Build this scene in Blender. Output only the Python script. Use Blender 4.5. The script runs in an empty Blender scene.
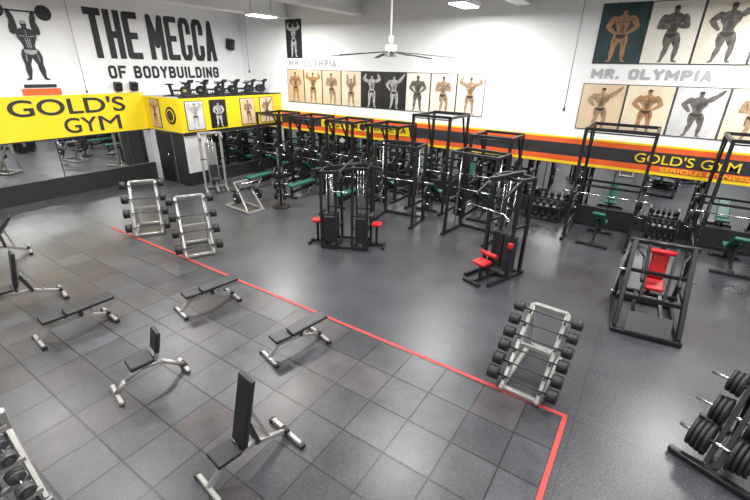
import bpy, bmesh, math, random
from mathutils import Vector, Matrix, Euler
random.seed(4)
sc=bpy.context.scene
COL=bpy.context.collection
R=math.radians

# ---------------- materials ----------------
def mat(name,col,rough=.5,metal=0,noise=0,nscale=20,bump=0,emit=0,spec=None):
    m=bpy.data.materials.new(name); m.use_nodes=True
    nt=m.node_tree; b=nt.nodes["Principled BSDF"]
    b.inputs["Base Color"].default_value=(*col,1); b.inputs["Roughness"].default_value=rough
    b.inputs["Metallic"].default_value=metal
    if spec is not None: b.inputs["Specular IOR Level"].default_value=spec
    if emit:
        b.inputs["Emission Color"].default_value=(*col,1); b.inputs["Emission Strength"].default_value=emit
    if noise or bump:
        tc=nt.nodes.new("ShaderNodeTexCoord"); n=nt.nodes.new("ShaderNodeTexNoise")
        n.inputs["Scale"].default_value=nscale; n.inputs["Detail"].default_value=4
        nt.links.new(tc.outputs["Object"],n.inputs["Vector"])
        if noise:
            r=nt.nodes.new("ShaderNodeValToRGB")
            r.color_ramp.elements[0].position=.3; r.color_ramp.elements[1].position=.7
            r.color_ramp.elements[0].color=(*[c*(1-noise) for c in col],1)
            r.color_ramp.elements[1].color=(*[min(1,c*(1+noise)) for c in col],1)
            nt.links.new(n.outputs["Fac"],r.inputs[0]); nt.links.new(r.outputs[0],b.inputs["Base Color"])
        if bump:
            bp=nt.nodes.new("ShaderNodeBump"); bp.inputs["Strength"].default_value=bump; bp.inputs["Distance"].default_value=.01
            nt.links.new(n.outputs["Fac"],bp.inputs["Height"]); nt.links.new(bp.outputs[0],b.inputs["Normal"])
    return m
WALL=mat("wall_paint",(.87,.875,.88),.7,0,.02,2,.1)
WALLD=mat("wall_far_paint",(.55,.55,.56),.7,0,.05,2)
CEIL=mat("ceiling_paint",(.75,.75,.75),.8,0,.04,1)
STEEL=mat("painted_silver_steel",(.38,.375,.36),.32,.45,.05,30)
CHROME=mat("chrome",(.6,.61,.63),.18,1)
BLK=mat("black_powder_coat",(.015,.015,.018),.36,.2)
DRK=mat("dark_grey_metal",(.045,.047,.052),.4,.4)
VINYL=mat("black_vinyl",(.018,.018,.021),.42,0,.15,60,.05)
RED=mat("red_vinyl",(.50,.012,.015),.4,0,.1,30)
GREEN=mat("green_vinyl",(.01,.12,.07),.4,0,.1,30)
RUB=mat("rubber_plate",(.012,.012,.013),.5,0,.15,80)
GREYR=mat("grey_urethane",(.10,.105,.11),.4,.2,.1,60)
YEL=mat("yellow_paint",(.84,.63,.015),.45,0,.03,4)
ORG=mat("orange_red_paint",(.78,.12,.02),.5)
TXT=mat("black_lettering",(.022,.022,.025),.6)
GTXT=mat("grey_lettering",(.40,.40,.41),.6)
YTXT=mat("yellow_lettering",(.85,.6,.03),.5)
BASE=mat("black_skirting",(.016,.016,.018),.5)
MIR=mat("mirror_glass",(.82,.85,.85),.015,1)
LAMP=mat("lamp_diffuser",(1,1,.98),.4,emit=8)
LINE=mat("red_floor_tape",(.42,.035,.03),.5,0,.2,8)
TEAL=mat("teal_dark",(.02,.05,.055),.6,0,.4,3)
TANS=[mat("poster_tan_%d"%i,c,.35,0,.14,1.7) for i,c in enumerate([(.60,.45,.27),(.68,.53,.35),(.74,.65,.48),(.80,.74,.61)])]
CREAM=mat("poster_cream",(.82,.79,.70),.35,0,.08,2)
PBLK=mat("poster_black",(.02,.02,.022),.3,0,.4,2)
PGRY=mat("poster_grey",(.6,.6,.6),.3,0,.2,2)
SK_BR=mat("poster_skin_bronze",(.36,.19,.09),.4,0,.3,9)
SK_TAN=mat("poster_skin_tan",(.34,.23,.14),.4,0,.4,9)
SK_BW=mat("poster_skin_bw",(.42,.42,.42),.4,0,.5,9)
SK_DK=mat("poster_skin_dark",(.12,.11,.10),.4,0,.6,9)
SKIN_SH=mat("poster_muscle_shadow",(.05,.035,.025),.5)

def seams(N,L,tc,w,h,mortar):
    br=N.new("ShaderNodeTexBrick"); br.offset=0; br.inputs["Scale"].default_value=1
    br.inputs["Brick Width"].default_value=w; br.inputs["Row Height"].default_value=h
    br.inputs["Mortar Size"].default_value=mortar; br.inputs["Mortar Smooth"].default_value=.3; br.inputs["Bias"].default_value=0
    L.new(tc.outputs["Object"],br.inputs["Vector"]); return br
def floor_mat():
    m=bpy.data.materials.new("rubber_floor"); m.use_nodes=True; nt=m.node_tree; N=nt.nodes; L=nt.links
    b=N["Principled BSDF"]; tc=N.new("ShaderNodeTexCoord")
    n=N.new("ShaderNodeTexNoise"); n.inputs["Scale"].default_value=.6; n.inputs["Detail"].default_value=8; n.inputs["Roughness"].default_value=.62
    r=N.new("ShaderNodeValToRGB"); r.color_ramp.elements[0].position=.3; r.color_ramp.elements[1].position=.72
    r.color_ramp.elements[0].color=(.028,.030,.035,1); r.color_ramp.elements[1].color=(.062,.064,.072,1)
    f=N.new("ShaderNodeTexNoise"); f.inputs["Scale"].default_value=45; f.inputs["Detail"].default_value=3
    r2=N.new("ShaderNodeValToRGB"); r2.color_ramp.elements[0].position=.52; r2.color_ramp.elements[1].position=.68
    r2.color_ramp.elements[0].color=(0,0,0,1); r2.color_ramp.elements[1].color=(.06,.062,.068,1)
    mx=N.new("ShaderNodeMixRGB"); mx.blend_type="ADD"; mx.inputs[0].default_value=1
    L.new(tc.outputs["Object"],n.inputs["Vector"]); L.new(tc.outputs["Object"],f.inputs["Vector"])
    L.new(n.outputs["Fac"],r.inputs[0]); L.new(f.outputs["Fac"],r2.inputs[0])
    L.new(r.outputs[0],mx.inputs[1]); L.new(r2.outputs[0],mx.inputs[2])
    br=seams(N,L,tc,7.0,1.22,.007)
    br.inputs["Color1"].default_value=(.90,.90,.90,1); br.inputs["Color2"].default_value=(1,1,1,1); br.inputs["Mortar"].default_value=(.5,.5,.5,1)
    mu=N.new("ShaderNodeMixRGB"); mu.blend_type="MULTIPLY"; mu.inputs[0].default_value=1
    L.new(mx.outputs[0],mu.inputs[1]); L.new(br.outputs["Color"],mu.inputs[2]); L.new(mu.outputs[0],b.inputs["Base Color"])
    mr=N.new("ShaderNodeMapRange"); mr.inputs[3].default_value=.18; mr.inputs[4].default_value=.44
    L.new(n.outputs["Fac"],mr.inputs[0]); L.new(mr.outputs[0],b.inputs["Roughness"])
    bp=N.new("ShaderNodeBump"); bp.inputs["Strength"].default_value=.2; bp.inputs["Distance"].default_value=.004
    L.new(f.outputs["Fac"],bp.inputs["Height"]); L.new(bp.outputs[0],b.inputs["Normal"])
    return m
def tile_mat():
    m=bpy.data.materials.new("rubber_tiles"); m.use_nodes=True; nt=m.node_tree; N=nt.nodes; L=nt.links
    b=N["Principled BSDF"]; tc=N.new("ShaderNodeTexCoord")
    br=seams(N,L,tc,.6,.6,.012)
    br.inputs["Color1"].default_value=(.027,.028,.033,1); br.inputs["Color2"].default_value=(.056,.058,.066,1); br.inputs["Mortar"].default_value=(.007,.007,.008,1)
    wn=N.new("ShaderNodeTexWhiteNoise"); wn.noise_dimensions="2D"
    dv=N.new("ShaderNodeVectorMath"); dv.operation="SCALE"; dv.inputs["Scale"].default_value=1/.6
    fl=N.new("ShaderNodeVectorMath"); fl.operation="FLOOR"
    L.new(tc.outputs["Object"],dv.inputs[0]); L.new(dv.outputs[0],fl.inputs[0]); L.new(fl.outputs[0],wn.inputs["Vector"])
    r=N.new("ShaderNodeValToRGB"); r.color_ramp.elements[0].position=.5; r.color_ramp.elements[1].position=1
    r.color_ramp.elements[0].color=(0,0,0,1); r.color_ramp.elements[1].color=(.9,.9,.9,1)
    L.new(wn.outputs["Value"],r.inputs[0])
    sp=N.new("ShaderNodeTexNoise"); sp.inputs["Scale"].default_value=3; sp.inputs["Detail"].default_value=8; L.new(tc.outputs["Object"],sp.inputs["Vector"])
    ml=N.new("ShaderNodeMath"); ml.operation="MULTIPLY"; L.new(r.outputs[0],ml.inputs[0]); L.new(sp.outputs["Fac"],ml.inputs[1])
    mx=N.new("ShaderNodeMixRGB"); mx.inputs[2].default_value=(.072,.048,.042,1)
    L.new(ml.outputs[0],mx.inputs[0]); L.new(br.outputs["Color"],mx.inputs[1])
    f=N.new("ShaderNodeTexNoise"); f.inputs["Scale"].default_value=1.6; f.inputs["Detail"].default_value=9; f.inputs["Roughness"].default_value=.7; L.new(tc.outputs["Object"],f.inputs["Vector"])
    mp=N.new("ShaderNodeMapRange"); mp.inputs[1].default_value=.3; mp.inputs[2].default_value=.7; mp.inputs[3].default_value=.6; mp.inputs[4].default_value=1.45; L.new(f.outputs["Fac"],mp.inputs[0])
    mu=N.new("ShaderNodeMixRGB"); mu.blend_type="MULTIPLY"; mu.inputs[0].default_value=1
    L.new(mx.outputs[0],mu.inputs[1]); L.new(mp.outputs[0],mu.inputs[2])
    g=N.new("ShaderNodeTexNoise"); g.inputs["Scale"].default_value=55; g.inputs["Detail"].default_value=3; L.new(tc.outputs["Object"],g.inputs["Vector"])
    r2=N.new("ShaderNodeValToRGB"); r2.color_ramp.elements[0].position=.52; r2.color_ramp.elements[1].position=.70
    r2.color_ramp.elements[0].color=(0,0,0,1); r2.color_ramp.elements[1].color=(.034,.034,.038,1); L.new(g.outputs["Fac"],r2.inputs[0])
    ad=N.new("ShaderNodeMixRGB"); ad.blend_type="ADD"; ad.inputs[0].default_value=1; L.new(mu.outputs[0],ad.inputs[1]); L.new(r2.outputs[0],ad.inputs[2]); L.new(ad.outputs[0],b.inputs["Base Color"])
    mr=N.new("ShaderNodeMapRange"); mr.inputs[3].default_value=.22; mr.inputs[4].default_value=.46; L.new(f.outputs["Fac"],mr.inputs[0]); L.new(mr.outputs[0],b.inputs["Roughness"])
    bp=N.new("ShaderNodeBump"); bp.invert=True; bp.inputs["Strength"].default_value=.6; bp.inputs["Distance"].default_value=.006
    L.new(br.outputs["Fac"],bp.inputs["Height"]); L.new(bp.outputs[0],b.inputs["Normal"])
    return m

# ---------------- mesh builder ----------------
class B:
    def __init__(s): s.bm=bmesh.new(); s.mats=[]
    def mi(s,m):
        if m not in s.mats: s.mats.append(m)
        return s.mats.index(m)
    def box(s,c,size,m,rot=(0,0,0),bev=0):
        M=Matrix.Translation(c)@Euler(rot).to_matrix().to_4x4()@Matrix.Diagonal((*size,1))
        g=bmesh.ops.create_cube(s.bm,size=1,matrix=M); i=s.mi(m)
        vs=set(g["verts"]); fs={f for v in vs for f in v.link_faces}
        for f in fs: f.material_index=i
        if bev:
            es={e for v in vs for e in v.link_edges}
            r=bmesh.ops.bevel(s.bm,geom=list(es),offset=bev,segments=3,affect="EDGES",profile=.5)
            for f in r["faces"]: f.material_index=i; f.smooth=True
    def frame(s,p0,p1):
        p0=Vector(p0);p1=Vector(p1);z=(p1-p0);l=z.length;z.normalize()
        x=Vector((0,0,1)).cross(z)
        if x.length<1e-3: x=Vector((1,0,0))
        x.normalize(); y=z.cross(x)
        return Matrix(((x.x,y.x,z.x,(p0.x+p1.x)/2),(x.y,y.y,z.y,(p0.y+p1.y)/2),(x.z,y.z,z.z,(p0.z+p1.z)/2),(0,0,0,1))),l
    def beam(s,p0,p1,w,h,m,bev=0):
        M,l=s.frame(p0,p1)
        g=bmesh.ops.create_cube(s.bm,size=1,matrix=M@Matrix.Diagonal((w,h,l,1))); i=s.mi(m)
        vs=g["verts"]
        for f in {f for v in vs for f in v.link_faces}: f.material_index=i
        if bev:
            es={e for v in vs for e in v.link_edges}
            r=bmesh.ops.bevel(s.bm,geom=list(es),offset=bev,segments=2,affect="EDGES")
            for f in r["faces"]: f.material_index=i; f.smooth=True
    def cyl(s,p0,p1,r,m,n=12,r2=None):
        M,l=s.frame(p0,p1)
        g=bmesh.ops.create_cone(s.bm,cap_ends=True,segments=n,radius1=r,radius2=r if r2 is None else r2,depth=l,matrix=M); i=s.mi(m)
        for f in {f for v in g["verts"] for f in v.link_faces}:
            f.material_index=i
            if len(f.verts)==4: f.smooth=True
    def sph(s,c,r,m,sc3=(1,1,1)):
        g=bmesh.ops.create_uvsphere(s.bm,u_segments=12,v_segments=8,radius=r,matrix=Matrix.Translation(c)@Matrix.Diagonal((*sc3,1))); i=s.mi(m)
        for f in {f for v in g["verts"] for f in v.link_faces}: f.material_index=i; f.smooth=True
    def path(s,pts,r,m,n=10):
        for a,b in zip(pts,pts[1:]): s.cyl(a,b,r,m,n)
        for p in pts[1:-1]: s.sph(p,r*1.0,m)
    def poly(s,pts,m):
        f=s.bm.faces.new([s.bm.verts.new(p) for p in pts]); f.material_index=s.mi(m)
    def done(s,name,loc=(0,0,0),rz=0,scale=1):
        me=bpy.data.meshes.new(name); s.bm.normal_update(); s.bm.to_mesh(me); s.bm.free()
        for m in s.mats: me.materials.append(m)
        o=bpy.data.objects.new(name,me); COL.objects.link(o); o.location=loc; o.rotation_euler=(0,0,R(rz)); o.scale=(scale,)*3
        return o
def inst(o,loc,rz=0,name=None):
    n=bpy.data.objects.new(name or o.name.split(".")[0],o.data); COL.objects.link(n); n.location=loc; n.rotation_euler=(0,0,R(rz)); n.scale=o.scale; return n
def bx(name,lo,hi,m):
    b=B(); b.box([(a+c)/2 for a,c in zip(lo,hi)],[c-a for a,c in zip(lo,hi)],m); return b.done(name)
def adopt(parent,child):
    bpy.context.view_layer.update()
    child.parent=parent; child.matrix_parent_inverse=parent.matrix_world.inverted(); return child
trim_n=[0]
def trim_name(): trim_n[0]+=1; return "trim_%d"%trim_n[0]

# ---------------- room ----------------
XL,XR,YB,YF,ZC=-16.3,9.0,13.6,-8.0,6.5
FM=floor_mat(); TM=tile_mat()
bx("floor",(XL-.2,YF-.2,-.2),(XR+.2,YB+.2,0),FM)
b=B(); b.box(((-16.2-.15)/2,(-7.9+4.83)/2,.006),(16.05,12.73,.012),TM); o=b.done("floor_tiles")
bx("floor_line_tape",(-11.95,4.83,.0),(-.09,4.89,.016),LINE)
bx("floor_line_tape",(-.14,-7.9,.0),(-.08,4.83,.016),LINE)
bx("wall_back",(XL-.2,YB,0),(XR+.2,YB+.2,ZC),WALL)
bx("wall_left",(XL-.2,YF,0),(XL,YB,ZC),WALL)
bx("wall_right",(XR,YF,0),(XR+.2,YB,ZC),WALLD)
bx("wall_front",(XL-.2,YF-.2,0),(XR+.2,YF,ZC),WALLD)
bx("ceiling",(XL-.2,YF-.2,ZC),(XR+.2,YB+.2,ZC+.15),CEIL)
for i,x in enumerate((-13.4,-9.9,-4.0,1.9,7.0)):
    b=B(); b.box((x,(YF+YB)/2,6.2),(.12,YB-YF-.02,.6),WALL); b.box((x,(YF+YB)/2,5.94),(.42,YB-YF-.02,.07),WALL)
    b.done(trim_name())

BX=-14.05; BY=8.75; BZ=3.1
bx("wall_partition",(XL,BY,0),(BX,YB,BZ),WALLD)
bx("baseboard_back",(BX+.05,YB-.06,0),(XR,YB,.48),BASE)
bx("mirror_back",(BX+.05,YB-.03,.5),(XR,YB,1.65),MIR)
b=B()
x0=BX+.05;L_=XR-x0;cx=(XR+x0)/2
def stripe(z0,z1,m,t=.035): b.box((cx,YB-t/2,(z0+z1)/2),(L_,t,z1-z0),m)
stripe(1.66,1.74,YEL); stripe(1.74,1.90,ORG); stripe(1.90,2.26,TXT); stripe(2.26,2.40,ORG); stripe(2.40,2.45,YEL)
b.box((-9.6,YB-.045,2.08),(4.2,.02,.34),YEL)
b.poly([(-9.6+.17*math.cos(R(30+60*k)),YB-.058,2.08+.15*math.sin(R(30+60*k))) for k in range(6)][::-1],TXT)
stripe_sign=b.done("wall_stripe_sign")
for x in [x0+1.9*i for i in range(1,12)]:
    bx(trim_name(),(x-.015,YB-.04,.5),(x+.015,YB-.03,1.65),BASE)

bx("baseboard_left",(XL,YF,0),(XL+.06,BY,.62),BASE)
bx("mirror_left",(XL,YF,.64),(XL+.03,BY-.02,1.86),MIR)
b=B(); b.box((XL+.06,(YF+BY)/2,2.55),(.12,BY-YF-.02,1.30),YEL); b.box((XL+.06,(YF+BY)/2,1.89),(.13,BY-YF-.02,.04),BASE)
banner=b.done("yellow_banner_sign")
for y in (1.2,3.4,5.6,7.8): bx(trim_name(),(XL+.03,y-.015,.64),(XL+.04,y+.015,1.86),BASE)
b=B()
b.box((BX+.02,(BY+YB)/2,2.52),(.04,YB-BY-.02,1.16),YEL); b.box((BX+.02,(BY+YB)/2,1.88),(.05,YB-BY-.02,.12),BASE); b.box((BX+.02,(BY+YB)/2,3.12),(.05,YB-BY-.02,.05),BASE)
b.box(((XL+BX)/2+.06,BY-.02,2.52),(BX-XL+.1,.04,1.16),YEL)
b.box((BX-.35,BY-.02,.96),(.7,.04,1.9),BASE)
b.done("yellow_partition_banner")
bx("mirror_partition",(BX,BY+.9,.5),(BX+.03,YB-.1,1.80),MIR)
bx("baseboard_partition",(BX,BY,0),(BX+.05,YB-.07,.48),BASE)
b=B(); b.box((-15.3,BY-.03,.95),(.95,.05,1.9),DRK); b.box((-15.3,BY-.06,.95),(.8,.03,1.75),BLK); b.cyl((-14.98,BY-.12,.95),(-14.98,BY-.12,1.15),.012,CHROME); b.done("door_1")
b=B()
for r_,m_,k_ in ((.30,BASE,0),(.22,YTXT,.01),(.18,BASE,.02)): b.cyl((-14.55,BY-.045-k_,2.5),(-14.55,BY-.06-k_,2.5),r_,m_,32)
b.done("round_emblem_sign")

# ---------------- lettering ----------------
def text(s,name,w,h,loc,rz,m,off=.012,ext=.012,parent=None):
    c=bpy.data.curves.new(name,"FONT"); c.body=s; c.size=1; c.offset=off; c.extrude=.01; c.materials.append(m)
    o=bpy.data.objects.new(name,c); COL.objects.link(o); bpy.context.view_layer.update()
    dg=bpy.context.evaluated_depsgraph_get(); me=bpy.data.meshes.new_from_object(o.evaluated_get(dg))
    bpy.data.objects.remove(o)
    xs=[v.co.x for v in me.vertices]; ys=[v.co.y for v in me.vertices]
    ax,bx_,ay,by=min(xs),max(xs),min(ys),max(ys)
    for v in me.vertices:
        X=(v.co.x-ax)/(bx_-ax)*w; Z=(v.co.y-ay)/(by-ay)*h; Y=-v.co.z
        v.co=(X,Y*ext/.01,Z)
    me.materials.clear(); me.materials.append(m)
    n=bpy.data.objects.new(name,me); COL.objects.link(n); n.location=loc; n.rotation_euler=(0,0,R(rz))
    if parent: adopt(parent,n)
    return n
G={
"T":[[(0,1),(1,1)],[(.5,1),(.5,0)]],"H":[[(0,0),(0,1)],[(1,0),(1,1)],[(0,.5),(1,.5)]],
"E":[[(1,1),(0,1),(0,0),(1,0)],[(0,.5),(.8,.5)]],"M":[[(0,0),(0,1),(.5,.3),(1,1),(1,0)]],
"C":[[(1,.72),(1,.88),(.8,1),(.2,1),(0,.88),(0,.12),(.2,0),(.8,0),(1,.12),(1,.28)]],
"A":[[(0,0),(.5,1),(1,0)],[(.22,.28),(.78,.28)]],"O":[[(.2,0),(0,.14),(0,.86),(.2,1),(.8,1),(1,.86),(1,.14),(.8,0),(.2,0)]],
"F":[[(1,1),(0,1),(0,0)],[(0,.5),(.8,.5)]],"B":[[(0,0),(0,1),(.75,1),(.95,.85),(.95,.65),(.75,.52),(0,.52)],[(.75,.52),(1,.38),(1,.14),(.75,0),(0,0)]],
"D":[[(0,0),(0,1),(.7,1),(1,.8),(1,.2),(.7,0),(0,0)]],"Y":[[(0,1),(.5,.5),(1,1)],[(.5,.5),(.5,0)]],
"U":[[(0,1),(0,.14),(.2,0),(.8,0),(1,.14),(1,1)]],"I":[[(.5,0),(.5,1)]],"L":[[(0,1),(0,0),(1,0)]],
"N":[[(0,0),(0,1),(1,0),(1,1)]],"G":[[(1,.75),(1,.88),(.8,1),(.2,1),(0,.88),(0,.12),(.2,0),(.8,0),(1,.12),(1,.48),(.6,.48)]],
"R":[[(0,0),(0,1),(.8,1),(1,.86),(1,.62),(.8,.5),(0,.5)],[(.5,.5),(1,0)]],"P":[[(0,0),(0,1),(.8,1),(1,.86),(1,.6),(.8,.46),(0,.46)]],
".":[[(.4,0),(.6,0)]]}
def block(s,name,w,h,loc,rz,m,sw=.27,gap=.22):
    adv={"I":.35,".":.35," ":.55,"M":1.25}
    tot=sum(adv.get(c,1) for c in s)+gap*(len(s)-1); u=w/tot; t=sw*u
    b=B(); x=0; k=0
    for c in s:
        a=adv.get(c,1)*u
        for st in G.get(c,[]):
            P=[Vector((x+t/2+p[0]*(a-t) if c!="I" else x+a/2,0,t/2+p[1]*(h-t))) for p in st]
            for i,(p,q) in enumerate(zip(P,P[1:])):
                k+=1; d=(q-p).normalized(); n=Vector((-d.z,0,d.x))*t/2; e=d*t*.5; y=Vector((0,-.012-k*.00005,0))
                p_=p-e if i==0 else p; q_=q+e if i==len(P)-2 else q
                b.poly([p_-n+y,q_-n+y,q_+n+y,p_+n+y],m)
            for p in P[1:-1]:
                k+=1; b.poly([(p.x+t/2*math.cos(-j*math.pi/6),-.012-k*.00005,p.z+t/2*math.sin(-j*math.pi/6)) for j in range(12)][::-1],m)
        x+=a+gap*u
    return b.done(name,loc,rz)
LX=XL+.002
block("THE","wall_lettering",1.74,1.5,(LX,7.35,4.32),90,TXT,.40,.13)
block("MECCA","wall_lettering",2.87,1.5,(LX,9.40,4.32),90,TXT,.40,.13)
block("OF BODYBUILDING","wall_lettering",4.5,.42,(LX,7.75,3.68),90,TXT,.32,.2)
text("GOLD'S","lettering_1",3.4,.50,(XL+.13,4.60,2.62),90,TXT,.012,parent=banner)
text("GY","lettering_2",1.0,.48,(XL+.13,5.95,2.02),90,TXT,.008,parent=banner)
text("M","lettering_3",.72,.48,(XL+.13,7.02,2.02),90,TXT,.0,parent=banner)
text("GOLD'S GYM","lettering_1",1.7,.22,(-11.55,YB-.06,1.97),0,TXT,.003,parent=stripe_sign)
text("VENICE, CA","lettering_2",1.6,.22,(-9.25,YB-.06,1.97),0,TXT,.003,parent=stripe_sign)
text("GOLD'S GYM","lettering_3",2.3,.25,(-.35,YB-.045,1.955),0,YTXT,.003,parent=stripe_sign)
text("SERIOUS FITNESS","lettering_4",1.9,.1,(.3,YB-.045,1.77),0,YTXT,.003,parent=stripe_sign)
text("GOLD'S GYM","lettering_5",2.3,.25,(4.3,YB-.045,1.955),0,YTXT,.003,parent=stripe_sign)
block("MR. OLYMPIA","wall_lettering",2.5,.27,(-13.4,YB-.002,4.18),0,GTXT,.33)
block("MR. OLYMPIA","wall_lettering",2.7,.25,(-1.9,YB-.002,4.05),0,GTXT,.30)
block("MR. OLYMPIA","wall_lettering",2.7,.25,(3.2,YB-.002,4.05),0,GTXT,.30)

# ---------------- posters ----------------
def figure2d(b,cx,z0,h,pose,skin,sh,y0=-.03,trunk=None,sx=1.15):
    k=[0]
    def P(x,z): return (cx+x*h*sx,y0-k[0]*.0002,z0+z*h)
    def disc(x,z,r,m,rz=None):
        k[0]+=1; rz=rz or r
        b.poly([P(x+r*math.cos(-t*2*math.pi/14),z+rz*math.sin(-t*2*math.pi/14)) for t in range(14)][::-1],m)
    def limb(a,c,r1,r2,m):
        dx,dz=c[0]-a[0],c[1]-a[1];l=math.hypot(dx,dz);nx,nz=-dz/l,dx/l
        disc(*a,r1,m);disc(*c,r2,m);k[0]+=1
        mx,mz=(a[0]*.6+c[0]*.4),(a[1]*.6+c[1]*.4); rm=max(r1,r2)*1.12
        b.poly([P(a[0]-nx*r1,a[1]-nz*r1),P(mx-nx*rm,mz-nz*rm),P(c[0]-nx*r2,c[1]-nz*r2),P(c[0]+nx*r2,c[1]+nz*r2),P(mx+nx*rm,mz+nz*rm),P(a[0]+nx*r1,a[1]+nz*r1)],m)
    lean=.03 if pose in (1,3) else 0
    for s in (-1,1):
        w=1 if pose!=1 else (.6 if s<0 else 1.2)
        limb((s*.06*w,.47),(s*.085*w+lean,.27),.062,.04,skin); limb((s*.085*w+lean,.26),(s*.10*w,.05),.038,.02,skin)
        limb((s*.10*w,.03),(s*.15*w,.015),.018,.012,skin)
    k[0]+=1
    b.poly([P(-.085,.46),P(-.075,.58),P(-.125,.72),P(-.15,.80),P(-.06,.855),P(.06,.855),P(.15,.80),P(.125,.72),P(.075,.58),P(.085,.46)][::-1],skin)
    limb((0,.82),(0,.89),.035,.03,skin); disc(0,.925,.042,skin,.055); disc(0,.955,.043,sh,.03)
    k[0]+=1; b.poly([P(-.09,.51),P(.09,.51),P(.08,.46),P(.02,.43),P(-.02,.43),P(-.08,.46)],trunk or sh)
    if pose==0: A=[((.15,.79),(.29,.84)),((.29,.85),(.22,.97))]; A2=None
    elif pose==1: A=[((.15,.79),(.21,.63)),((.21,.62),(.06,.64))]; A2=[((-.15,.79),(-.20,.62)),((-.20,.62),(.02,.62))]
    elif pose==2: A=[((.15,.80),(.24,.66)),((.24,.65),(.10,.53))]; A2=None
    elif pose==3: A=[((.15,.80),(.26,.90)),((.26,.90),(.34,1.0))]; A2=[((-.15,.80),(-.25,.70)),((-.25,.70),(-.14,.56))]
    else: A=[((.15,.80),(.13,.97)),((.13,.97),(.16,1.12))]; A2=None
    A2=A2 or [((-a[0],a[1]),(-c[0],c[1])) for a,c in A]
    for AA in (A,A2):
        limb(*AA[0],.048,.038,skin); limb(*AA[1],.036,.022,skin); disc(*AA[1][1],.026,skin)
    for s in (-1,1):
        limb((s*.02,.725),(s*.10,.735),.005,.006,sh); limb((s*.03,.70),(s*.022,.54),.004,.004,sh); limb((s*.075,.44),(s*.085,.32),.005,.004,sh)
        limb((s*.135,.76),(s*.12,.66),.006,.004,sh)
    limb((0,.82),(0,.54),.004,.004,sh)
    for zz in (.58,.62,.66): limb((-.03,zz),(.03,zz),.0035,.0035,sh)
def poster(w,h,bg,skin,pose,loc,rz=0,fs=.95):
    b=B(); b.box((0,-.01,h/2),(w,.02,h),BASE); b.box((0,-.016,h/2),(w-.04,.02,h-.04),bg)
    f=h*fs*(.80 if pose==4 else .95)
    figure2d(b,0,h*.03,f,pose,skin,SKIN_SH,sx=min(1.15,(w*.46)/(f*.36)))
    return b.done("bodybuilder_poster",loc,rz)
bgs=[TANS[0],TANS[1],TANS[1],TANS[2],PBLK,PBLK,CREAM,TANS[3],TANS[3]]
sks=[SK_BR,SK_BR,SK_TAN,SK_TAN,SK_BW,SK_BW,SK_DK,SK_TAN,SK_TAN]
w=(13.55-4.87)/9
for i in range(9): poster(w-.01,1.28,bgs[i],sks[i],[2,0,1,4,0,3,2,1,0][i],(-13.55+w*(i+.5),YB-.001,2.8))
poster(.85,1.4,PBLK,SK_BW,0,(-13.05,YB-.001,4.5))
bgl=[TANS[1],TANS[2],PGRY,TANS[2],TANS[3],CREAM]; skl=[SK_TAN,SK_BR,SK_DK,SK_TAN,SK_BR,SK_TAN]
for i in range(6): poster(1.09,1.22,bgl[i],skl[i],[3,2,3,1,0,2][i],(-2.04+1.1*(i+.5),YB-.001,2.7))
bgu=[TEAL,CREAM,TANS[3],CREAM,TANS[2],CREAM]; sku=[SK_BR,SK_DK,SK_DK,SK_BW,SK_TAN,SK_DK]
for i in range(6): poster(1.09,1.42,bgu[i],sku[i],[2,1,3,0,1,2][i],(-1.95+1.1*(i+.5),YB-.001,4.42))
for y,bg,sk,p in ((9.3,PGRY,SK_BW,0),(10.3,PBLK,SK_BW,2),(11.7,TANS[1],SK_TAN,1),(12.7,TANS[2],SK_BR,3)):
    poster(.72,1.0,bg,sk,p,(BX+.041,y,2.0),90)
poster(.6,1.0,TANS[0],SK_BR,0,(-15.5,BY-.041,2.02),0)
b=B(); figure2d(b,0,.45,1.75,4,TXT,GTXT,-.02); b.box((0,-.02,.28),(.9,.02,.1),TXT); b.box((0,-.02,.1),(1.1,.02,.2),ORG)
b.cyl((-.75,-.025,2.42),(.75,-.025,2.42),.022,TXT)
for s in (-1,1): b.cyl((s*.62,-.01,2.42),(s*.62,-.04,2.42),.22,TXT,20)
b.done("strongman_wall_logo",(XL+.001,5.65,3.22),90,.95)

# ---------------- equipment ----------------
def barbell_geo(b,c,half,plates,r=.225,m=RUB):
    def p(t): return (c[0]+t,c[1],c[2])
    b.cyl(p(-half),p(half),.014,CHROME,8)
    for s in (-1,1):
        b.cyl(p(s*(half-.3)),p(s*half),.025,CHROME,10)
        for i in range(plates):
            t=half-.26+i*.05
            b.cyl(p(s*t),p(s*(t+.042)),r*(1-.15*i),m,24); b.cyl(p(s*(t-.002)),p(s*(t+.046)),r*.3,DRK,16)

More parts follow.
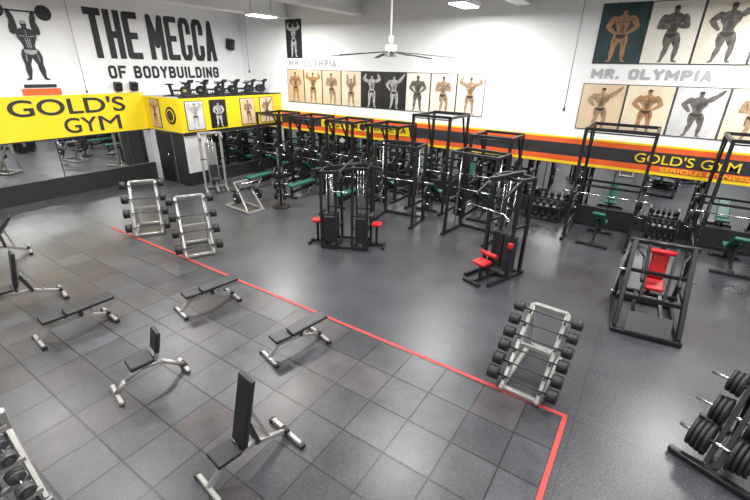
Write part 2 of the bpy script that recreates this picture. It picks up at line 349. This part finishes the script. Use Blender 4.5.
def bench(angle=0,pad=VINYL,frame=STEEL,back=.86,name="adjustable_bench",sc_=1,seat_tilt=0):
    b=B()
    b.beam((-.27,-.62,.045),(.27,-.62,.045),.07,.07,frame,.012)
    b.beam((-.33,.60,.045),(.33,.60,.045),.07,.07,frame,.012)
    for s in (-1,1):
        b.box((s*.29,-.62,.03),(.06,.09,.06),RUB); b.box((s*.35,.60,.03),(.06,.09,.06),RUB)
    b.beam((0,-.62,.05),(0,-.38,.30),.06,.08,frame,.01)
    b.beam((0,-.42,.27),(0,.10,.27),.06,.08,frame,.01)
    b.beam((0,.06,.28),(0,.62,.06),.06,.08,frame,.01)
    b.beam((0,-.38,.28),(0,-.38,.40),.05,.06,frame)
    b.beam((0,-.14,.28),(0,-.14,.40),.05,.06,frame)
    b.cyl((-.09,-.14,.38),(.09,-.14,.38),.028,DRK)
    b.box((0,-.35,.43),(.32,.34,.07),pad,(R(seat_tilt),0,0),.025)
    a=R(angle); h=Vector((0,-.13,.43)); d=Vector((0,math.cos(a),math.sin(a))); n=Vector((0,-math.sin(a),math.cos(a)))
    c=h+d*(back/2)
    b.box(c,(.31,back,.075),pad,(a,0,0),.028)
    b.beam(h+d*.05-n*.06,h+d*(back*.8)-n*.06,.05,.045,frame)
    b.beam((0,.30,.20),h+d*(back*.5)-n*.08,.04,.04,frame)
    for s in (-1,1): b.beam((s*.045,.12,.25),h+d*(back*.3)+Vector((s*.045,0,0))-n*.07,.012,.06,DRK)
    b.cyl((-.06,.58,.10),(.06,.58,.10),.04,RUB,14)
    return b.done(name,scale=sc_)
def place(o,x,y,rz,z=.012): o.location=(x,y,z); o.rotation_euler=(0,0,R(rz)); return o
place(bench(2,sc_=.86),-7.45,2.10,-5)
place(bench(3,sc_=.82),-6.32,3.88,-12)
place(bench(6,sc_=.78),-4.05,3.88,-14)
place(bench(80,back=.78,sc_=.88),-9.1,1.98,-10)
place(bench(77,back=1.0,sc_=.84),-3.0,2.05,-8)
place(bench(50,sc_=.85),-12.0,2.45,-15)
def utility():
    b=B()
    b.beam((-.26,-.5,.04),(.26,-.5,.04),.07,.06,STEEL,.012); b.beam((-.2,.5,.04),(.2,.5,.04),.07,.06,STEEL,.012)
    b.path([(0,-.5,.06),(0,-.35,.22),(0,-.1,.33),(0,.2,.30),(0,.5,.07)],.038,STEEL)
    b.beam((0,-.12,.30),(0,-.12,.44),.06,.07,STEEL); b.box((0,-.1,.46),(.32,.36,.07),VINYL,(R(4),0,0),.027)
    b.beam((0,.1,.30),(0,.24,.82),.05,.05,STEEL); b.box((0,.17,.72),(.28,.07,.36),VINYL,(R(-12),0,0),.027)
    b.cyl((-.07,.5,.06),(.07,.5,.06),.045,RUB,14)
    return b.done("utility_bench",scale=.9)
place(utility(),-5.18,2.12,-12)

def barbell_rack(n=6,h=1.25,depth=1.0,w=.62,head=.085,col=RUB,e=.44):
    b=B()
    top=Vector((0,depth*.28,h)); ft=Vector((0,-depth/2,.05)); bk=Vector((0,depth/2,.05))
    for s in (-1,1):
        X=Vector((s*w/2,0,0))
        b.beam(ft+X,top+X,.07,.09,STEEL,.014); b.beam(bk+X,top+X,.06,.07,STEEL,.014)
        b.beam(ft+X-Vector((0,.06,0)),bk+X+Vector((0,.06,0)),.07,.07,STEEL,.014)
    for p in (ft,bk,top): b.beam(p+Vector((-w/2,0,0)),p+Vector((w/2,0,0)),.07,.07,STEEL,.014)
    mid=ft.lerp(top,.5)
    b.beam(mid+Vector((-w/2,.03,0)),mid+Vector((w/2,.03,0)),.05,.05,STEEL)
    for i in range(n):
        t=.14+.80*i/(n-1); p=ft.lerp(top,t)+Vector((0,-.10,.03))
        hr=head*(1.12-.05*i)
        b.cyl(p+Vector((-e,0,0)),p+Vector((e,0,0)),.012,DRK,8)
        for s in (-1,1):
            b.cyl(p+Vector((s*e,0,0)),p+Vector((s*(e+.14),0,0)),hr,col,20); b.cyl(p+Vector((s*(e+.135),0,0)),p+Vector((s*(e+.146),0,0)),hr*.55,DRK,16)
            b.beam(ft.lerp(top,t)+Vector((s*w/2,-.02,-.03)),ft.lerp(top,t)+Vector((s*w/2,-.14,0)),.03,.02,DRK)
    return b.done("fixed_barbell_rack")
r=barbell_rack(6,.96,1.25,w=.50,head=.085,e=.34); r.location=(-.70,5.5,0); r.rotation_euler=(0,0,R(-3))
r=barbell_rack(4,1.3,.9,head=.10,w=.62,e=.38); r.location=(-10.95,5.4,0); r.rotation_euler=(0,0,R(58))
r2=inst(r,(-8.75,5.35,0),62)

def stack(b,x,y,h,n=16):
    b.cyl((x-.07,y,.1),(x-.07,y,h),.01,CHROME,8); b.cyl((x+.07,y,.1),(x+.07,y,h),.01,CHROME,8)
    for i in range(n): b.box((x,y,.17+i*.036),(.26,.13,.031),RUB if i%2 else DRK)
    b.cyl((x,y,.17+n*.036),(x,y,h),.005,CHROME,6)
def cable_station():
    b=B(); H=2.05
    for sx in (-1,1):
        x=sx*.40; h=H-.12 if sx<0 else H
        for px in (x-.19,x+.19):
            for py in (-.36,.36): b.beam((px,py,.03),(px,py*.85,h),.06,.06,BLK)
        for py in (-.36,.36):
            b.beam((x-.2,py*.85,h),(x+.2,py*.85,h),.06,.07,BLK); b.beam((x-.2,py,.06),(x+.2,py,.06),.06,.08,BLK); b.beam((x-.2,py*.93,.9),(x+.2,py*.93,.9),.05,.04,BLK)
            stack(b,x,py*.55,h-.05,18)
        for px in (-.19,.19): b.beam((x+px,-.36,h),(x+px,.36,h),.05,.06,BLK); b.beam((x+px,-.36,.06),(x+px,.36,.06),.05,.06,BLK); b.beam((x+px,-.34,.5),(x+px,.34,.5),.04,.05,BLK)
        b.beam((x,0,h+.03),(sx*.90,0,h-.05),.06,.08,BLK)
        b.cyl((sx*.87,-.03,h-.12),(sx*.87,.03,h-.12),.07,DRK,18); b.cyl((sx*.45,-.03,h+.1),(sx*.45,.03,h+.1),.07,DRK,18)
        b.cyl((sx*.90,0,h-.1),(sx*.90,0,1.5),.005,DRK,6)
        b.path([(sx*.90,-.38,1.40),(sx*.90,-.28,1.48),(sx*.90,.28,1.48),(sx*.90,.38,1.40)],.014,DRK)
        b.beam((x,0,.06),(sx*1.0,0,.06),.06,.07,BLK); b.beam((sx*.80,0,.06),(sx*.80,0,.58),.06,.06,BLK)
        b.beam((sx*1.0,-.2,.04),(sx*1.0,.2,.04),.06,.06,BLK)
        b.box((sx*.80,0,.62),(.26,.25,.08),RED,(0,0,0),.028)
        b.beam((sx*.64,0,.06),(sx*.64,0,.88),.05,.05,BLK); b.cyl((sx*.66,-.2,.84),(sx*.66,.2,.84),.05,VINYL,16)
    b.beam((-.4,0,H-.06),(.4,0,H+.03),.07,.09,BLK); b.beam((-.2,-.3,H-.1),(.2,-.3,H),.06,.06,BLK); b.beam((-.2,.3,H-.1),(.2,.3,H),.06,.06,BLK)
    b.beam((-.2,-.36,.06),(.2,-.36,.06),.06,.06,BLK); b.beam((-.2,.36,.06),(.2,.36,.06),.06,.06,BLK)
    for py in (-.75,.75):
        b.beam((0,0,H),(0,py,H-.02),.05,.06,BLK); b.cyl((0,py,H),(0,py,1.6),.005,DRK,6); b.cyl((-.03,py*.93,H-.08),(.03,py*.93,H-.08),.06,DRK,16)
        b.cyl((-.22,py,1.6),(.22,py,1.6),.014,CHROME,8)
    return b.done("cable_multi_station")
o=cable_station(); o.location=(-5.98,7.78,0); o.rotation_euler=(0,0,R(25)); o.scale=(.96,.96,1)

def pulldown():
    b=B(); H=2.2
    for px in (-.32,.32):
        for py in (-.1,.35): b.beam((px,py,.03),(px,py,H),.06,.07,BLK)
        b.beam((px,-.1,H),(px,.35,H),.06,.07,BLK); b.beam((px,-.7,.05),(px,.5,.05),.06,.07,BLK); b.beam((px,-.1,1.2),(px,.35,1.2),.04,.05,BLK)
        b.beam((px,-.1,1.55),(px,-.6,1.9),.05,.05,BLK); b.beam((px,-.6,1.9),(px,-.1,H),.05,.05,BLK)
    for py in (-.1,.35): b.beam((-.32,py,H),(.32,py,H),.06,.07,BLK); b.beam((-.32,py,.06),(.32,py,.06),.06,.07,BLK)
    stack(b,-.15,.12,H,22); stack(b,.15,.12,H,22)
    b.beam((0,.35,H+.05),(0,-.65,H+.05),.07,.09,BLK)
    b.cyl((-.03,-.62,H-.03),(.03,-.62,H-.03),.07,DRK,18); b.cyl((-.03,-.2,H-.03),(.03,-.2,H-.03),.07,DRK,18)
    b.cyl((0,-.66,H-.05),(0,-.66,1.68),.006,DRK,6)
    b.path([(-.58,-.66,1.55),(-.42,-.66,1.65),(.42,-.66,1.65),(.58,-.66,1.55)],.016,CHROME)
    b.beam((0,-.1,.05),(0,-.85,.05),.07,.08,BLK); b.beam((-.22,-.85,.04),(.22,-.85,.04),.07,.06,BLK)
    b.beam((0,-.58,.05),(0,-.58,.40),.06,.06,BLK); b.box((0,-.58,.44),(.30,.30,.08),RED,(0,0,0),.028)
    b.beam((0,-.34,.05),(0,-.34,.6),.05,.05,BLK); b.cyl((-.2,-.38,.58),(.2,-.38,.58),.05,RED,16)
    b.box((.36,-.18,.85),(.10,.08,.12),RED,(0,0,0),.02); b.beam((.36,-.08,.85),(.36,-.16,.85),.05,.05,BLK)
    b.path([(-.32,.35,1.5),(-.5,.6,1.3),(-.5,.75,.9)],.02,CHROME)
    return b.done("lat_pulldown_machine")
o=pulldown(); o.location=(-2.25,8.45,0); o.rotation_euler=(0,0,R(-20))

def leg_machine():
    b=B()
    for s in (-1,1):
        b.beam((s*.52,-.75,.05),(s*.52,.75,.05),.08,.08,BLK,.01)
        b.beam((s*.5,-.62,.08),(s*.46,.12,1.48),.08,.10,BLK,.01)
        b.beam((s*.5,.70,.08),(s*.46,.16,1.44),.07,.09,BLK,.01)
        b.beam((s*.5,-.35,.58),(s*.5,.5,.62),.06,.08,BLK)
        b.cyl((s*.30,.0,.95),(s*.62,-.05,.95),.024,CHROME,10)
        b.path([(s*.46,.14,1.42),(s*.3,-.2,1.3),(s*.28,-.45,1.05)],.024,BLK); b.cyl((s*.28,-.44,1.07),(s*.28,-.55,.98),.03,RUB)
        b.cyl((s*.57,.1,.42),(s*.64,.1,.42),.025,CHROME,10)
        b.beam((s*.25,-.7,.07),(s*.2,.3,.42),.06,.07,BLK)
        b.beam((s*.22,.14,1.46),(s*.18,-.3,.55),.05,.06,BLK)
    for y,z in ((-.72,.05),(.72,.05),(.14,1.47)): b.beam((-.54,y,z),(.54,y,z),.08,.08,BLK,.01)
    b.beam((-.5,-.35,.58),(.5,-.35,.58),.07,.07,BLK); b.beam((-.5,.3,.42),(.5,.3,.42),.07,.07,BLK); b.beam((-.48,-.12,1.0),(.48,-.12,1.0),.06,.06,BLK)
    b.beam((0,.14,1.45),(0,.35,.4),.07,.08,BLK)
    b.box((0,.14,1.10),(.28,.08,.52),RED,(R(-12),0,0),.03)
    b.box((0,-.02,.76),(.30,.32,.08),RED,(R(20),0,0),.03)
    b.cyl((-.20,.06,1.36),(.20,.06,1.36),.045,RED,16)
    b.box((0,-.66,.25),(.7,.05,.35),DRK,(R(-35),0,0))
    return b.done("plate_loaded_leg_machine")
o=leg_machine(); o.location=(.60,8.2,0); o.rotation_euler=(0,0,R(6)); o.scale=(.95,.95,1.0)

def dumbbell(b,c,d,r,L,m=RUB,disc=None):
    d=Vector(d).normalized(); c=Vector(c)
    b.cyl(c-d*L*.5,c+d*L*.5,.017,CHROME,8)
    for s in (-1,1):
        b.cyl(c+d*s*L*.22,c+d*s*L*.34,r*.95,m,28); b.cyl(c+d*s*L*.35,c+d*s*L*.5,r,m,28); b.cyl(c+d*s*L*.20,c+d*s*L*.5,r*.8,m,28)
        b.cyl(c+d*s*L*.495,c+d*s*(L*.5+.004),r*.60,disc or m,24); b.cyl(c+d*s*L*.495,c+d*s*(L*.5+.007),r*.50,m,24)
def plate_rack():
    # A-frame rack with pegs on both sides, three levels of large rubber plates
    b=B()
    b.beam((0,-.46,.05),(0,.46,.05),.09,.08,BLK,.01)
    for y in (-.46,.46): b.beam((-.40,y,.045),(.40,y,.045),.09,.07,BLK,.012)
    b.beam((-.05,-.36,.06),(-.05,.24,.92),.05,.08,BLK); b.beam((.05,-.36,.06),(.05,.24,.92),.05,.08,BLK)
    b.beam((0,.40,.06),(0,.24,.92),.07,.08,BLK); b.beam((-.09,.24,.93),(.09,.24,.93),.06,.06,BLK)
    for lv,(y,z,r,n) in enumerate(((-.27,.30,.205,4),(.02,.56,.185,3),(.24,.86,.155,3))):
        b.cyl((-.42,y,z),(.42,y,z),.025,CHROME,12)
        for s in (-1,1):
            x=.10
            for i in range(n):
                rr=r*(1-.05*i); t=.052
                b.cyl((s*x,y,z),(s*(x+t-.008),y,z),rr*.97,RUB,32); b.cyl((s*(x+.008),y,z),(s*(x+t-.016),y,z),rr,RUB,32)
                x+=t
            xe=x-.008
            b.cyl((s*xe,y,z),(s*(xe+.003),y,z),rr*.80,DRK,28); b.cyl((s*xe,y,z),(s*(xe+.005),y,z),rr*.66,RUB,28)
            for k in range(5):
                a=R(40+k*25)
                b.box((s*(xe+.003),y+math.cos(a)*rr*.73,z+math.sin(a)*rr*.73),(.006,.028,.022),YTXT)
            b.cyl((s*xe,y,z),(s*(xe+.012),y,z),rr*.24,CHROME,18)
    return b.done("weight_plate_rack")
o=plate_rack(); o.location=(1.58,5.32,0); o.rotation_euler=(0,0,R(-22))

def dumbbell_rack(L=2.4,tiers=3):
    b=B()
    for s in (-1,1):
        b.beam((s*L/2,-.35,.05),(s*L/2,.35,.05),.08,.08,STEEL,.01); b.beam((s*L/2,.3,.05),(s*L/2,.15,1.0),.08,.08,STEEL,.01); b.beam((s*L/2,-.3,.08),(s*L/2,.2,.75),.06,.07,STEEL,.01)
    for t in range(tiers):
        y=-.22+.2*t; z=.22+.30*t
        b.beam((-L/2,y-.08,z),(L/2,y-.08,z),.04,.05,STEEL); b.beam((-L/2,y+.12,z+.05),(L/2,y+.12,z+.05),.04,.05,STEEL)
        n=int(L/.19)
        for i in range(n):
            x=-L/2+.12+i*(L-.24)/(n-1)
            dumbbell(b,(x,y+.02,z+.13),(0,.97,.22),.082-.008*t,.30,GREYR,DRK)
    return b.done("dumbbell_rack")
o=dumbbell_rack(); o.location=(-4.62,-.68,.012); o.rotation_euler=(0,0,R(90))

def power_rack(w=1.25,d=1.2,h=2.5,bar=.85):
    b=B()
    for s in (-1,1):
        for y in (0,d): b.beam((s*w/2,y,.02),(s*w/2,y,h),.075,.075,BLK)
        b.beam((s*w/2,-.25,.04),(s*w/2,d+.1,.04),.075,.075,BLK); b.beam((s*w/2,0,h-.05),(s*w/2,d,h-.05),.075,.075,BLK)
        b.beam((s*w/2,0,1.0),(s*w/2,d,1.0),.05,.06,BLK)
        b.beam((s*w/2,0,.35),(s*w/2,d,.35),.05,.06,BLK); b.beam((s*w/2,d,1.7),(s*w/2,d-.45,h-.06),.05,.05,BLK)
        b.box((s*w/2,-.07,1.28),(.05,.12,.08),DRK); b.box((s*w/2,-.12,1.34),(.05,.02,.1),DRK)
        for z in (.5,.95,1.4):
            b.cyl((s*w/2,d-.05,z),(s*(w/2+.2),d-.05,z),.024,CHROME,8)
            b.cyl((s*(w/2+.05),d-.05,z),(s*(w/2+.12),d-.05,z),.2 if z<1.2 else .15,RUB,20)
        for k in range(14): b.box((s*w/2,-.039,.35+k*.15),(.02,.004,.02),CHROME)
    for y in (0,d): b.beam((-w/2,y,h-.03),(w/2,y,h-.03),.075,.075,BLK)
    b.beam((-w/2,d,.06),(w/2,d,.06),.075,.075,BLK); b.beam((-w/2,d,1.2),(w/2,d,1.2),.06,.06,BLK)
    b.cyl((-w/2,.15,h-.12),(w/2,.15,h-.12),.018,DRK,8)
    barbell_geo(b,(0,-.08,1.34),bar,1)
    return b.done("power_rack")
pr=power_rack(1.15,1.2,2.5,.84); pr.location=(-12.9,11.7,0)
for x in (-11.1,-9.3,-7.5,-3.85): inst(pr,(x,11.7,0))
pt=power_rack(1.2,1.4,2.95,.84); pt.location=(-5.65,11.5,0)
pq=power_rack(1.5,1.5,2.95,1.0); pq.location=(-.72,11.7,0)
inst(pq,(2.15,11.7,0)); inst(pq,(5.1,11.7,0))
gb=bench(35,GREEN,BLK,.8,"incline_bench"); place(gb,-12.9,12.1,180,0)
for x,rz in ((-11.1,180),(-9.3,180),(-7.5,175),(-5.65,184),(-3.85,180),(-.72,178),(2.15,181),(5.1,180)): inst(gb,(x,12.1,0),rz)

def bench_press():
    b=B()
    for s in (-1,1):
        b.beam((s*.52,.5,.03),(s*.52,.5,1.2),.06,.06,BLK); b.beam((s*.52,.2,.04),(s*.52,.8,.04),.06,.06,BLK); b.box((s*.52,.42,1.12),(.05,.1,.07),CHROME)
        b.cyl((s*.52,.6,.6),(s*.74,.6,.6),.02,CHROME,8); b.cyl((s*.57,.6,.6),(s*.62,.6,.6),.2,RUB,20)
    b.beam((-.52,.5,.3),(.52,.5,.3),.05,.06,BLK)
    b.beam((0,-.6,.2),(0,.5,.3),.06,.07,BLK); b.beam((-.22,-.6,.04),(.22,-.6,.04),.06,.06,BLK); b.beam((0,-.6,.04),(0,-.6,.38),.06,.06,BLK)
    b.box((0,-.08,.44),(.28,1.2,.08),GREEN,(0,0,0),.028)
    barbell_geo(b,(0,.42,1.2),.85,1)
    return b.done("bench_press_station")
bp=bench_press(); bp.location=(-12.0,10.4,0)
inst(bp,(-10.0,10.5,0)); inst(bp,(-8.0,10.6,0))
def smith():
    b=B(); H=2.25
    for s in (-1,1):
        for y in (-.45,.45): b.beam((s*.62,y,.03),(s*.62,y*.8,H),.07,.07,BLK)
        b.beam((s*.62,-.6,.04),(s*.62,.6,.04),.08,.07,BLK); b.beam((s*.62,-.36,H),(s*.62,.36,H),.07,.07,BLK)
        b.cyl((s*.56,0,.08),(s*.56,.05,H),.016,CHROME,10)
        for z in (.5,.85): b.cyl((s*.62,.4,z),(s*.85,.4,z),.022,CHROME,8); b.cyl((s*.68,.4,z),(s*.75,.4,z),.2,RUB,22)
    for y in (-.36,.36): b.beam((-.62,y,H),(.62,y,H),.07,.07,BLK)
    b.beam((-.62,.45,.06),(.62,.45,.06),.07,.07,BLK)
    barbell_geo(b,(0,-.02,1.25),.92,1)
    return b.done("smith_machine")
sm=smith(); sm.location=(-5.9,10.2,0); sm.rotation_euler=(0,0,R(8))
inst(sm,(-3.6,10.35,0),-6)

def silver_machine():
    b=B(); H=2.0
    for s in (-1,1):
        b.beam((s*.35,0,.03),(s*.35,0,H),.08,.09,STEEL,.01); b.beam((s*.35,-.6,.04),(s*.35,.5,.04),.08,.08,STEEL,.01); b.beam((s*.35,0,H),(s*.35,-.55,H-.1),.06,.07,STEEL)
        b.cyl((s*.35,-.55,H-.15),(s*.35,-.55,1.2),.005,DRK,6); b.cyl((s*.25,-.55,1.2),(s*.45,-.55,1.2),.018,RUB,8)
        b.cyl((s*.32,-.5,H-.14),(s*.38,-.5,H-.14),.06,DRK,16)
    b.beam((-.35,0,H),(.35,0,H),.08,.08,STEEL,.01); b.beam((-.35,.1,.08),(.35,.1,.08),.08,.08,STEEL)
    stack(b,0,.05,H,20); b.box((0,.15,.9),(.36,.02,1.5),STEEL)
    b.beam((0,0,.1),(0,-.7,.1),.07,.07,STEEL); b.beam((0,-.5,.1),(0,-.5,.45),.06,.06,STEEL); b.box((0,-.5,.49),(.34,.36,.08),VINYL,(0,0,0),.028)
    return b.done("selectorized_pulldown_machine")
o=silver_machine(); o.location=(-13.05,9.1,0); o.rotation_euler=(0,0,R(60))
def curl_machine():
    b=B()
    for s in (-1,1): b.beam((s*.28,-.6,.04),(s*.28,.6,.04),.06,.07,STEEL,.01); b.beam((s*.28,-.5,.06),(s*.22,.1,.85),.06,.07,STEEL,.01)
    b.beam((-.3,-.6,.04),(.3,-.6,.04),.06,.07,STEEL); b.beam((-.3,.6,.04),(.3,.6,.04),.06,.07,STEEL); b.beam((-.25,.1,.85),(.25,.1,.85),.06,.06,STEEL)
    b.box((0,-.1,.78),(.5,.3,.07),VINYL,(R(35),0,0),.027); b.beam((0,.6,.05),(0,.45,.5),.06,.06,STEEL); b.box((0,.42,.52),(.32,.32,.07),VINYL,(0,0,0),.027)
    b.path([(-.3,-.1,.5),(-.35,-.5,.95),(.35,-.5,.95),(.3,-.1,.5)],.02,CHROME)
    for s in (-1,1): b.cyl((s*.32,-.2,.45),(s*.5,-.2,.45),.02,CHROME,8); b.cyl((s*.36,-.2,.45),(s*.42,-.2,.45),.17,RUB,20)
    return b.done("preacher_curl_machine")
o=curl_machine(); o.location=(-10.4,8.2,0); o.rotation_euler=(0,0,R(85))
b=B(); b.cyl((0,0,0),(0,0,.05),.28,BLK,24); b.cyl((0,0,.05),(0,0,1.9),.03,BLK,12)
for z in (.4,.75,1.1):
    for s in (-1,1): b.cyl((0,0,z),(s*.26,0,z+.03),.02,CHROME,8); b.cyl((s*.1,0,z+.01),(s*.16,0,z+.017),.17,RUB,20)
o=b.done("weight_plate_tree",(-9.6,9.0,0),30)
def kettles():
    b=B(); b.box((0,0,.05),(1.2,.4,.06),BLK)
    for s in (-1,1): b.beam((s*.55,0,.0),(s*.55,.1,.75),.06,.3,BLK)
    b.box((0,.05,.45),(1.2,.34,.05),BLK)
    for z in (.08,.475):
        for i in range(5):
            x=-.44+i*.22; b.sph((x,.02,z+.09),.085,RUB); b.path([(x-.05,.02,z+.15),(x-.04,.02,z+.22),(x+.04,.02,z+.22),(x+.05,.02,z+.15)],.012,DRK,8)
    return b.done("kettlebell_shelf")
k=kettles(); k.location=(-2.36,13.0,0); k.scale=(.9,.9,.9)
k2=inst(k,(.72,13.0,0)); k2.scale=(.62,.8,.9)

def bike():
    b=B(); b.beam((0,-.5,.04),(0,.55,.04),.08,.06,BLK); b.beam((-.25,-.5,.03),(.25,-.5,.03),.07,.06,BLK); b.beam((-.25,.55,.03),(.25,.55,.03),.07,.06,BLK)
    b.cyl((-.04,.3,.32),(.04,.3,.32),.24,DRK,28); b.cyl((-.06,.3,.32),(.06,.3,.32),.08,CHROME,16)
    b.beam((0,-.3,.05),(0,-.38,.58),.07,.09,BLK); b.box((0,-.38,.62),(.2,.28,.08),VINYL,(0,0,0),.03)
    b.beam((0,-.35,.3),(0,.45,.35),.07,.1,DRK); b.beam((0,.4,.1),(0,.5,.72),.07,.09,BLK)
    b.path([(-.22,.25,.78),(-.22,.5,.74),(.22,.5,.74),(.22,.25,.78)],.025,BLK); b.box((0,.56,.80),(.3,.05,.18),BLK,(R(-20),0,0),.015)
    for s in (-1,1): b.beam((s*.08,.02,.3),(s*.08,.0,.14),.02,.03,CHROME); b.box((s*.14,.0,.13),(.09,.1,.03),BLK)
    return b.done("exercise_bike")
t=bike(); t.location=(-14.75,9.3,BZ+.001); t.rotation_euler=(0,0,R(-70)); t.scale=(.95,.95,.66)
for i in range(1,6): inst(t,(-14.75-(i%2)*.12,9.3+i*.72,BZ+.001),-70)

# ceiling fan
b=B(); b.cyl((0,0,0),(0,0,1.88),.022,WALL,10); b.cyl((0,0,-.12),(0,0,.12),.13,PGRY,20); b.cyl((0,0,.12),(0,0,.3),.06,PGRY,16); b.cyl((0,0,1.78),(0,0,1.88),.1,PGRY,16)
for k in range(6):
    a=k*math.pi/3+.3; c,s=math.cos(a),math.sin(a)
    b.beam((c*.12,s*.12,-.02),(c*1.4,s*1.4,-.12),.11,.015,DRK)
b.done("ceiling_fan",(-5.35,8.6,4.55))
for x,y,z in ((-2.3,12.9,3.3),(-15.9,6.75,3.35),(-15.2,13.0,4.0)):
    b=B(); b.cyl((x,y,z),(x,y,6.5),.014,GTXT,6); b.cyl((x,y,z-.1),(x,y,z),.03,DRK,8); b.done("hanging_cable")

# lamps
LP=[(-8.2,7.0,250),(-3.6,7.0,250),(1.2,7.0,250),(-12.4,6.2,260),(-8.2,2.2,185),(-3.6,2.2,170),(1.2,2.2,170),(-12.4,2.2,230),(5.0,7.6,240),(-3.6,-3.5,130),(-10,-3.5,150),(4,-3.5,130),(-12.2,11.2,250),(-5.0,11.6,240),(2.2,11.6,260),(5.5,2.2,170)]
for i,(x,y,en) in enumerate(LP):
    b=B(); b.box((0,0,.05),(.5,1.1,.1),WALL,(0,0,0),.02); b.box((0,0,-.01),(.42,1.0,.04),LAMP)
    for s in (-1,1): b.cyl((0,s*.45,.1),(0,s*.45,.75),.006,DRK,6)
    fx=b.done("ceiling_light_fixture",(x,y,5.75),0)
    l=bpy.data.lights.new("lamp","AREA"); l.shape="RECTANGLE"; l.size=1.2; l.size_y=1.6; l.energy=en; l.color=(1,.985,.965)
    lo=bpy.data.objects.new("lamp_light",l); COL.objects.link(lo); lo.location=(x,y,5.70); adopt(fx,lo)
wd=bpy.data.worlds.new("world"); sc.world=wd; wd.use_nodes=True; wd.node_tree.nodes["Background"].inputs[0].default_value=(.8,.85,.9,1); wd.node_tree.nodes["Background"].inputs[1].default_value=.5
b=B(); b.box((0,-.15,0),(.28,.25,.42),BLK,(R(15),0,0),.02); b.cyl((0,-.28,-.05),(0,-.30,-.06),.1,DRK,20); b.beam((0,0,0),(0,-.1,0),.05,.05,DRK); o=b.done("wall_speaker",(XL+.02,12.9,5.0),90)
inst(o,(XL+.02,7.9,3.42),90).scale=(.8,.8,.7); inst(o,(XL+.02,8.45,3.42),90).scale=(.8,.8,.7)

# ---------------- camera ----------------
f,p,y,r=410.7,R(23.92),R(33.31),R(1.2)
F=Vector((-math.sin(y)*math.cos(p),math.cos(y)*math.cos(p),-math.sin(p)))
Rt=Vector((math.cos(y),math.sin(y),0)); U=Rt.cross(F)
R2=Rt*math.cos(r)+U*math.sin(r); U2=-Rt*math.sin(r)+U*math.cos(r)
cam=bpy.data.cameras.new("camera"); cam.sensor_width=36; cam.lens=f/750*36; cam.clip_start=.05
co=bpy.data.objects.new("camera",cam); COL.objects.link(co)
co.matrix_world=Matrix(((R2.x,U2.x,-F.x,0),(R2.y,U2.y,-F.y,0),(R2.z,U2.z,-F.z,4.2),(0,0,0,1)))
sc.camera=co
sc.view_settings.view_transform="Standard"
sc.view_settings.exposure=0
